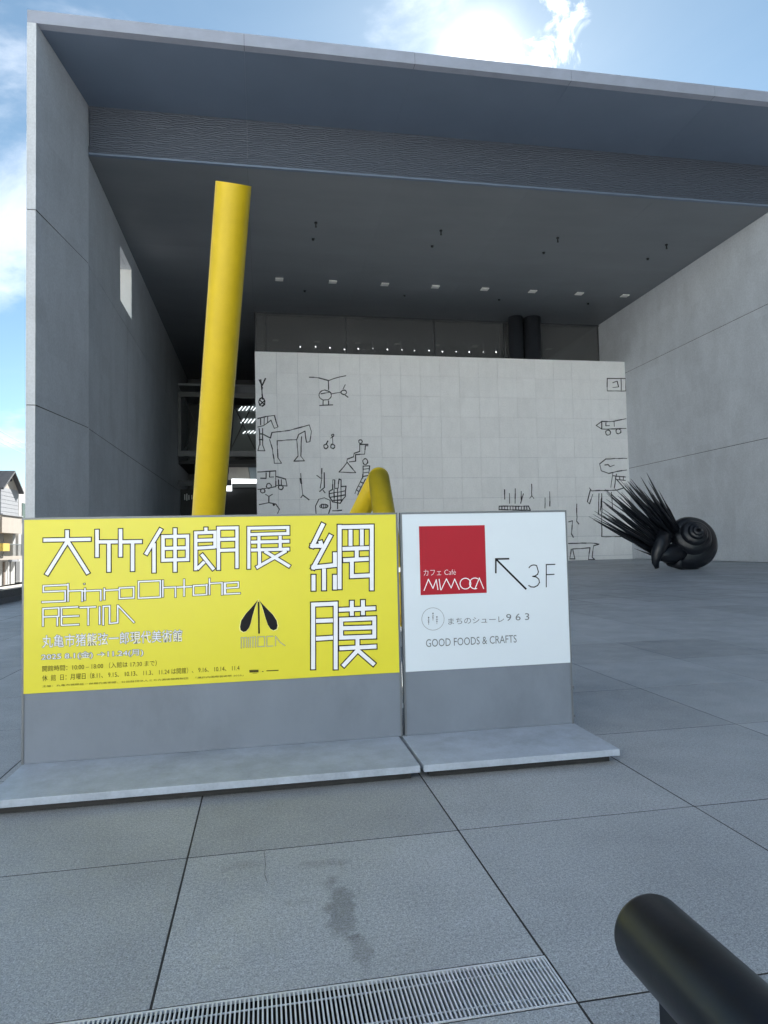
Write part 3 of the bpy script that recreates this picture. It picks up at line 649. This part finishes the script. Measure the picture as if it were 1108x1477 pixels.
def sign_stand(x0, x1, bx0, bx1, label, name, print_mat):
    s = thing(name, label, 'sign', ((x0+x1)/2, 4.95, 0))
    L = lambda p: loc(p, s)
    def bx(nm, a, b, m, e=None): return MB().box(L(a), L(b)).build(nm, m, s)
    ft = .014                                                       # frame width
    bx('board', (x0+ft,4.921,.098), (x1-ft,4.958,1.745-ft), M['board'])
    f = MB(); f.box(L((x0,4.916,.097)), L((x0+ft,4.964,1.745))).box(L((x1-ft,4.916,.097)), L((x1,4.964,1.745))).box(L((x0+ft,4.916,1.745-ft)), L((x1-ft,4.964,1.745)))
    f.build('frame', M['frame'], s)
    f = MB(); f.box(L((bx0,4.245,.052)), L((bx1,5.42,.096))); o = f.build('base_slab', M['metal'], s)
    mod = o.modifiers.new('b', 'BEVEL'); mod.width = .003; mod.segments = 2
    MB().box(L((bx0+.05,4.30,.004)), L((bx1-.05,5.37,.051))).build('base_gap_shade', M['dark'], s)  # dark box in the gap, standing in for the shade under the base
    for fx in ():
        for fy in (4.45, 5.2): MB().tube([L((fx,fy,0)), L((fx,fy,.052))], .035, 14).build('foot', M['dark'], s)
    MB().box(L((x0+.03,4.965,.097)), L((x0+.07,5.3,.14))).box(L((x1-.07,4.965,.097)), L((x1-.03,5.3,.14))).build('brace', M['frame'], s)
    bx('poster', (x0+ft+.0005,4.9115,.563), (x1-ft-.0005,4.9205,1.745-ft-.0005), print_mat)
    return s
s1 = sign_stand(-1.607, .992, -1.60, .966, 'wide free-standing sign with a yellow exhibition poster and Japanese lettering', 'exhibition_sign', M['yellow_print'])
s2 = sign_stand(1.012, 2.343, .990, 2.346, 'smaller free-standing white sign with a red square and an arrow', 'cafe_sign', M['white_print'])
# offset so lettering sits proud of the poster (poster front at 4.9115, lettering at 4.9105 - ...)
for z in (1.30, .86, .30):
    MB().box(loc((.994,4.925,z),s1), loc((1.006,4.945,z+.035),s1)).build('latch', M['chrome'], s1)
MB().tube([loc((1.0005,4.93,.10),s1), loc((1.0005,4.93,.75),s1)], .005, 8).build('latch_rod', M['chrome'], s1)
for z in (.36,.14): MB().box(loc((2.3435,4.92,z),s2), loc((2.356,4.945,z+.02),s2)).build('side_bolt', M['frame'], s2)
tall = [
 # first row: four characters
 [(160,181),(412,177)], [(286,128),(286,186)], [(288,186),(176,366)], [(288,186),(398,360)],
 [(445,126),(445,272)], [(445,191),(556,190)], [(508,198),(508,350)], [(570,122),(570,270)], [(570,191),(684,189)], [(634,196),(634,346)],
 [(786,120),(704,258)], [(748,198),(748,354)], [(796,163),(926,160),(926,284),(796,288),(796,163)], [(796,226),(926,222)], [(860,118),(860,350)],
 [(970,140),(970,342)], [(970,143),(1072,139),(1072,216)], [(1024,114),(1024,138)], [(978,183),(1072,180)], [(978,224),(1072,218)], [(1000,256),(1066,338)], [(1016,296),(978,334)],
]
for a_, b_ in ((0,4),(4,10),(10,15)): outlined(s1, tall[a_:b_], z1, 17, 5.0, 'title_character')
tall2 = [ [(57,110),(57,340)], [(57,118),(155,116),(155,322)], [(57,178),(155,176)], [(57,236),(155,233)],
 [(218,110),(218,334)], [(218,118),(426,114),(426,146),(226,152)], [(272,160),(272,238)], [(385,158),(385,234)], [(230,192),(434,187)], [(230,234),(434,229)], [(275,240),(275,318)],
 [(302,240),(436,322)], [(418,238),(258,328)] ]
cv = [[((x+1034-0)*1.0, y) for x, y in pl] for pl in tall2[:3]]
outlined(s1, tall[15:]+cv, z1, 16.5, 5.0, 'title_character'); outlined(s1, tall2[3:], z2, 16, 5.0, 'title_character')
big = [ [(610,102),(556,212),(604,211),(600,195)], [(650,162),(562,326),(676,314)], [(676,246),(676,318)], [(618,332),(618,448)], [(562,366),(562,450)], [(676,366),(676,444)],
 [(701,100),(701,442)], [(701,112),(872,109),(872,438)], [(759,126),(759,212)], [(819,124),(819,210)], [(716,228),(858,223)], [(792,234),(792,276)], [(720,288),(856,281)], [(766,296),(766,373),(856,369)],
 [(560,520),(560,868)], [(560,524),(680,519),(680,858)], [(575,611),(666,608)], [(575,706),(666,700)],
 [(697,552),(892,543)], [(766,504),(766,584)], [(825,500),(825,580)], [(709,604),(885,597),(885,694),(709,700),(709,604)], [(712,650),(882,645)],
 [(700,757),(897,747)], [(796,706),(796,770)], [(796,768),(718,852)], [(798,768),(886,844)] ]
outlined(s1, big[:14], z2, 21, 6.0, 'title_character'); outlined(s1, big[14:], z2, 21, 6.0, 'title_character')
lat = [ [(290,419),(160,425),(160,456),(276,451),(276,506),(155,511)], [(291,412),(291,508)], [(291,452),(366,449),(366,504)], [(381,436),(381,502)], [(377,412),(378,416)], [(366,452),(465,448),(465,500)], [(484,436),(484,499)], [(484,449),(560,445)],
 [(564,436),(640,432),(640,488),(564,492),(564,436)], [(666,402),(782,397),(782,484),(666,490),(666,402)], [(795,393),(795,484)], [(795,434),(862,431),(862,482)], [(908,388),(908,480)], [(868,432),(950,428)],
 [(1030,420),(958,424),(958,474),(1020,471)], [(1028,415),(1028,474)], [(1043,384),(1043,472)], [(1043,412),(1110,408),(1110,470)], [(1128,408),(1128,468)],
 [(1122,410),(1196,405),(1196,432),(1128,437)], [(1122,410),(1122,468),(1204,464)],
 [(158,545),(158,640)], [(158,546),(242,541),(242,586),(158,590)], [(234,590),(234,638)], [(256,540),(256,636)], [(250,541),(345,536)], [(256,588),(350,584)], [(256,634),(350,630)],
 [(352,540),(440,536)], [(398,540),(398,634)], [(459,534),(459,630)], [(478,630),(478,534),(512,532),(512,624),(553,620)], [(555,526),(555,620)], [(555,528),(643,620)] ]
outlined(s1, lat, z1, 6.8, 2.8)
def soft(parent, body, a, b, c, d):
    text(parent, body, a, b, c, d, M['grey_ink'], 'lettering_outline', .0026, -.0006); text(parent, body, a, b, c, d, M['white_ink'], 'lettering', -.0002, -.0012)
soft(s1, '丸亀市猪熊弦一郎現代美術館', -1.476, -.565, .864, .948)
soft(s1, '2025 8.1(金) →11.24(月)', -1.480, -.826, .775, .826)
text(s1, '開館時間：10:00 – 18:00 （入館は 17:30 まで）', -1.476, -.737, .704, .744, M['brown_ink'])
text(s1, '休  館  日：月曜日（8.11、 9.15、 10.13、 11.3、 11.24 は開館）、 9.16、 10.14、 11.4', -1.476, -.176, .640, .682, M['brown_ink'])
text(s1, '主催：丸亀市猪熊弦一郎現代美術館、公益財団法人ミモカ美術振興財団　「瀬戸内国際芸術祭 2025」', -1.476, -.150, .600, .614, M['brown_ink'])
# emblem: two drops hanging from one point, with the name in outline below
def z4(x, y): p = at(335+x/12.31, 860+y/12.31, YS); return (p.x, p.z)
def poly(parent, pts, m, dy, name):
    b = MB(); b.add([(p[0],dy,p[1]) for p in pts], [tuple(range(len(pts)))])
    return b.build(name, m, parent, Vector((-parent.location.x, YS-.0075-parent.location.y, 0)))
dropL = [(465,60),(440,85),(350,190),(240,310),(160,430),(140,540),(150,600),(200,632),(250,620),(300,560),(330,480),(360,350),(410,180),(440,110)]
dropR = [(468,60),(500,95),(620,220),(720,320),(790,430),(806,520),(790,580),(735,604),(680,580),(630,500),(590,380),(550,240),(520,150),(490,100)]
for dl in (dropL, dropR):
    cxm = sum(p[0] for p in dl)/len(dl); cym = sum(p[1] for p in dl)/len(dl)
    poly(s1, [z4(cxm+(x-cxm)*1.09, cym+(y-cym)*1.045) for x, y in dl], mat('pale_yellow_ink', (.85,.82,.35), .4), -.0006, 'emblem_outline')
    poly(s1, [z4(*p) for p in dl], M['black_ink'], -.0012, 'emblem')
poly(s1, [z4(454,100), z4(484,100), z4(492,660), z4(462,662)], M['black_ink'], -.0012, 'emblem')
def zz(x, y): p = at(300+x/3.693, 730+y/3.693, YS); return (p.x, p.z)
mim = [[(178,755),(178,700),(192,700),(192,752)], [(192,700),(206,699),(206,751)], [(216,752),(216,698)], [(226,751),(226,698),(240,697),(240,750)], [(240,697),(254,696),(254,750)],
       [(266,696),(302,694),(302,746),(266,748),(266,696)], [(346,692),(314,694),(314,746),(346,744)], [(360,744),(360,692)], [(360,692),(384,724),(410,742)]]
outlined(s1, mim, zz, 2.6, 1.2, inner=M['pale_ink'], outer=M['brown_ink'])
# tiny sponsor marks at the lower right
poly(s1, [z2(220,872), z2(270,870), z2(270,884), z2(222,886)], M['brown_ink'], -.0006, 'sponsor_mark'); poly(s1, [z2(312,874), z2(376,871), z2(376,876), z2(312,879)], M['brown_ink'], -.0006, 'sponsor_mark')
poly(s1, [z2(288,878), z2(296,877.5), z2(296,882), z2(288,882.5)], M['brown_ink'], -.0006, 'sponsor_mark'); poly(s1, [z2(238,889), z2(262,887.5), z2(262,889.5), z2(238,891)], M['brown_ink'], -.0006, 'sponsor_mark')

# white sign print
poly(s2, [(1.153,1.124),(1.669,1.124),(1.669,1.639),(1.153,1.639)], M['red_print'], -.0006, 'red_square')
W2 = 4.918/968/3.3576
def lines(parent, strokes, zf, wd, m, name, dy=-.0012):
    b = MB()
    for pl in strokes:
        pts = [zf(*p) for p in pl]; stroke(b, pts, wd*W2, dy, wd*.4*W2)
    return b.build(name, m, parent, Vector((-parent.location.x, YS-.0075-parent.location.y, 0)))
def arc(cx, cy, r, a0, a1, n=28): return [(cx+r*math.cos(R(a0+(a1-a0)*k/n)), cy+r*math.sin(R(a0+(a1-a0)*k/n))) for k in range(n+1)]
lines(s2, [[(139,408),(160,354),(182,398),(198,356),(206,404)], [(212,354),(219,405)], [(222,405),(247,352),(270,396),(287,353),(309,403)], arc(339,375,26,0,360), arc(385,374,26,-60,-290), [(385,401),(406,348),(427,399)]], z3, 4.2, M['white_ink'], 'lettering')
text(s2, 'カフェ Café', 1.179, 1.430, 1.268, 1.314, M['white_ink'], off=-.0009, dy=-.0012)
lines(s2, [[(631,400),(488,258)]], z3, 9.5, M['black_ink'], 'arrow'); lines(s2, [[(486,322),(486,256),(548,255)]], z3, 8.5, M['black_ink'], 'arrow')
lines(s2, [arc(670,312,27,-150,-60,12)+[(692,318),(688,330),(676,338),(664,340)], [(664,340),(682,343),(694,354),(697,370),(688,384),(672,392),(656,391),(645,384)]], z3, 5.2, M['black_ink'], 'lettering')
lines(s2, [[(730,391),(730,283),(772,282)], [(730,332),(768,330)]], z3, 5.2, M['black_ink'], 'lettering')
lines(s2, [arc(182,546,54,0,360,48)], z3, 1.8, M['grey_ink'], 'round_emblem')
for (x, y, h) in ((161,556,34),(182,536,34),(201,553,34)):
    lines(s2, [[(x,y-h/2),(x,y+h/2)], [(x-4,y-4),(x+4,y-5)], [(x-3,y+6),(x,y+1),(x+3,y+6)]], z3, 2.2, M['grey_ink'], 'round_emblem')
    lines(s2, [arc(x,y-h/2,2.4,0,360,10)], z3, 2.4, M['grey_ink'], 'round_emblem')
text(s2, 'まちのシューレ', 1.360, 1.800, .897, .944, M['grey_ink']); text(s2, '9 6 3', 1.818, 2.004, .905, .957, M['grey_ink'])
text(s2, 'GOOD FOODS & CRAFTS', 1.184, 1.896, .738, .796, M['grey_ink'])

# ================================================================== HANDRAIL
hr = thing('handrail', 'thick black tubular handrail end close in the lower right corner', 'handrail', (.5435, .5, 0))
zr_ = .931; rr_ = .0555; rp_ = [(0,-3.5,zr_),(0,.43-.012,zr_),(0,.43-.004,zr_),(0,.432,zr_)]
MB().tube(rp_, [rr_,rr_,rr_-.003,rr_-.008], 48).build('rail', M['black_rail'], hr)
for y in (.36, -1.3, -2.9):
    MB().box((-.014,y-.020,0), (.014,y+.020,zr_-rr_+.006)).build('post', M['black_rail'], hr)
    MB().tube([(0,y,0),(0,y,.012)], .055, 20).build('post_base', M['black_rail'], hr)

# ================================================================== UNSEEN BOUNCE GROUND AND BLOCKS BEHIND THE VIEWER
M['bounce_paving'] = mat('pale_bounce_paving', (.45,.45,.44), .8, tint=.08, tscale=.5)
tag(MB().box((-90,-60,-1.19), (90,-4.01,-.02)).build('bounce_ground', M['bounce_paving']), kind='structure')  # unseen pale ground added to throw sunlight back at the porch
for (xa, xb, hh, lab, mm_) in ((-88,-57,26,'long pale unseen block added to bounce sunlight towards the museum','white_wall'), (-55,-31,36,'tall pale unseen block added to bounce sunlight towards the museum','white_wall'), (-29,-2,30,'white unseen block added to bounce sunlight towards the museum','white_wall')):
    bb = thing('bounce_block', lab, 'building', ((xa+xb)/2, -27, -.02))  # unseen sunlit blocks added as bounce for the porch and signs
    MB().box(loc((xa,-34,-.015),bb), loc((xb,-20,hh),bb)).build('wall', M[mm_], bb)
    wm = MB().box((0,0,0),(2.2,.06,1.5)).mesh('window'); wm.materials.append(M['glass_dark'])
    for fl in range(int((hh-3)/3.4)):
        for c_ in range(int((xb-xa-2)/4.2)): link('window', wm, bb, loc((xa+1.6+c_*4.2,-20.02,2.2+fl*3.4),bb))

bb = thing('sky_blocker', 'dark brown unseen block added on the right to cut off skylight', 'building', (48, -4, -.02))  # unseen dark mass added to keep skylight off the left wall
MB().box(loc((33.5,-34,-.015),bb), loc((60,25,32),bb)).build('wall', mat('blocker_brown', (.10,.085,.075), .8, tint=.1), bb)

# ================================================================== STREET BEYOND THE LEFT WALL
XH = -19.3
def hy(px, py, dx=0): return atx(px, py, XH+dx)
h1 = thing('gabled_house', 'two-storey house with grey siding and a pale gable under a dark roof', 'house', (XH, 56, -.95))
HL = lambda p: loc(p, h1)
yA = hy(1,760,-1.2).y; yB = hy(26,760,-1.2).y; zE = hy(26,707,-1.2).z; zE2 = hy(1,703,-1.2).z; yP = (yA+yB)/2+.2; zP = zE+1.3
zE = (zE+zE2)/2
MB().box(HL((XH-9,yA,-.95)), HL((XH-1.2,yB,zE))).build('wall', M['siding'], h1)
MB().prism([HL((XH-1.205,yA,zE)), HL((XH-1.205,yP,zP)), HL((XH-1.205,yB,zE))], (-7.7,0,0)).build('gable', M['cream'], h1)
for k in range(14):
    z = zE-.32*(k+1)
    MB().box(HL((XH-1.2,yA,z)), HL((XH-1.185,yB+.01,z+.29))).build('siding_board', M['siding'], h1)
for (a_, b_) in (((yA-.4,zE-.25),(yP,zP+.02)), ((yB+.4,zE-.25),(yP,zP+.02))):
    MB().prism([HL((XH-.85,a_[0],a_[1])), HL((XH-.85,b_[0],b_[1])), HL((XH-.85,b_[0],b_[1]+.16)), HL((XH-.85,a_[0],a_[1]+.16))], (-8.5,0,0)).build('roof', M['roof'], h1)
MB().ball(HL((XH-1.2,yP,zE+.75)), .12).build('vent', M['dark'], h1)
h2 = thing('balcony_shop_house', 'cream street house with a wide blank parapet over a railed balcony and doors', 'house', (XH, 56, -.95))
HL = lambda p: loc(p, h2)
y0 = hy(2,760).y; y1 = hy(30.5,760).y; ya = hy(-16,760).y
zt_, zb_ = hy(15,744).z, hy(15,769).z; zr1, zr0 = hy(15,783).z, hy(15,802).z
MB().box(HL((XH-1.0,y0,zb_)), HL((XH+.05,y1,zt_))).build('parapet', M['cream'], h2)
MB().box(HL((XH-1.05,y0-.1,zt_)), HL((XH+.12,y1+.1,zt_+.10))).build('parapet_cap', M['siding'], h2)
MB().box(HL((XH-1.18,ya,-.95)), HL((XH-.95,y1,zt_-.1))).build('wall', M['street_white'], h2)
MB().box(HL((XH-.95,ya,zr0-.28)), HL((XH+.25,y1,zr0))).build('balcony_floor', M['cream'], h2)
for yy in (hy(8,790,-.92).y, hy(16.5,790,-.92).y, hy(25,790,-.92).y):
    MB().box(HL((XH-.95,yy-.25,zr0)), HL((XH-.3,yy+.35,zb_))).build('pier', M['street_white'], h2)
for yy in (hy(12,790,-.92).y, hy(21,790,-.92).y):
    MB().box(HL((XH-.949,yy-.55,zr0+.1)), HL((XH-.90,yy+.55,zb_-.2))).build('window', M['glass_dark'], h2)
a_ = MB(); a_.box(HL((XH+.15,y0,zr0+.88)), HL((XH+.2,y1,zr0+.94)))
nb = 22
for k in range(nb+1):
    yy = y0+(y1-y0)*k/nb; a_.box(HL((XH+.165,yy-.015,zr0)), HL((XH+.19,yy+.015,zr0+.88)))
a_.build('railing', M['frame'], h2)
for (pa, pb, m) in ((5,7,'timber'),(7.4,10,'white_wall'),(10.8,13.6,'white_wall'),(15.5,21,'white_wall'),(22.5,28.5,'glass_dark')):
    q0, q1 = hy(pa,820,-.9).y, hy(pb,820,-.9).y
    MB().box(HL((XH-.949,q0,-.92)), HL((XH-.88,q1,hy(12,811).z))).build('door', M['street_white' if m == 'white_wall' else m], h2)
MB().box(HL((XH-.9,hy(-6,790).y,hy(4,795).z)), HL((XH+.5,hy(8,790).y-.6,hy(4,784).z))).build('signboard', M['yellow_board'], h2)
h3 = thing('white_narrow_building', 'narrow white building just past the gabled house', 'building', (XH-2, 63, -.95))
HL = lambda p: loc(p, h3)
q0, q1 = atx(27,760,XH-1.6).y, 78
MB().box(HL((XH-9,q0,-.95)), HL((XH-1.6,q1,atx(30,702,XH-1.6).z))).build('wall', M['street_white'], h3)
for k in range(5):
    MB().box(HL((XH-1.6,q0+.8+k*2.2,4.2)), HL((XH-1.57,q0+1.9+k*2.2,6.0))).build('window', M['glass_dark'], h3)
bw = [h3]
for k, (yy, hh, mm_) in enumerate(((34,7.5,'cream'),(42,6.2,'siding'))):
    pass
wires = [((0,622.5),(34,640)), ((0,633),(34,647)), ((0,639),(34,654))]
for k, ((xa, ya_), (xb, yb_)) in enumerate(wires):
    p, q = at(xa, ya_, 46), at(xb, yb_, 60); d = q-p; p0_ = p-d*1.2; q0_ = q+d*1.5
    pts = [p0_.lerp(q0_, t/12)-Vector((0,0,.4*(1-(2*t/12-1)**2))) + Vector((0,0,.38)) for t in range(13)]
    lab = ['highest of the three thin wires crossing the sky left of the museum', 'middle of the three thin wires crossing the sky left of the museum', 'lowest of the three thin wires crossing the sky left of the museum'][k]
    tag(MB().tube(pts, .018, 5).build('overhead_wire', M['wire']), lab, 'wire', 'overhead wires above the street')
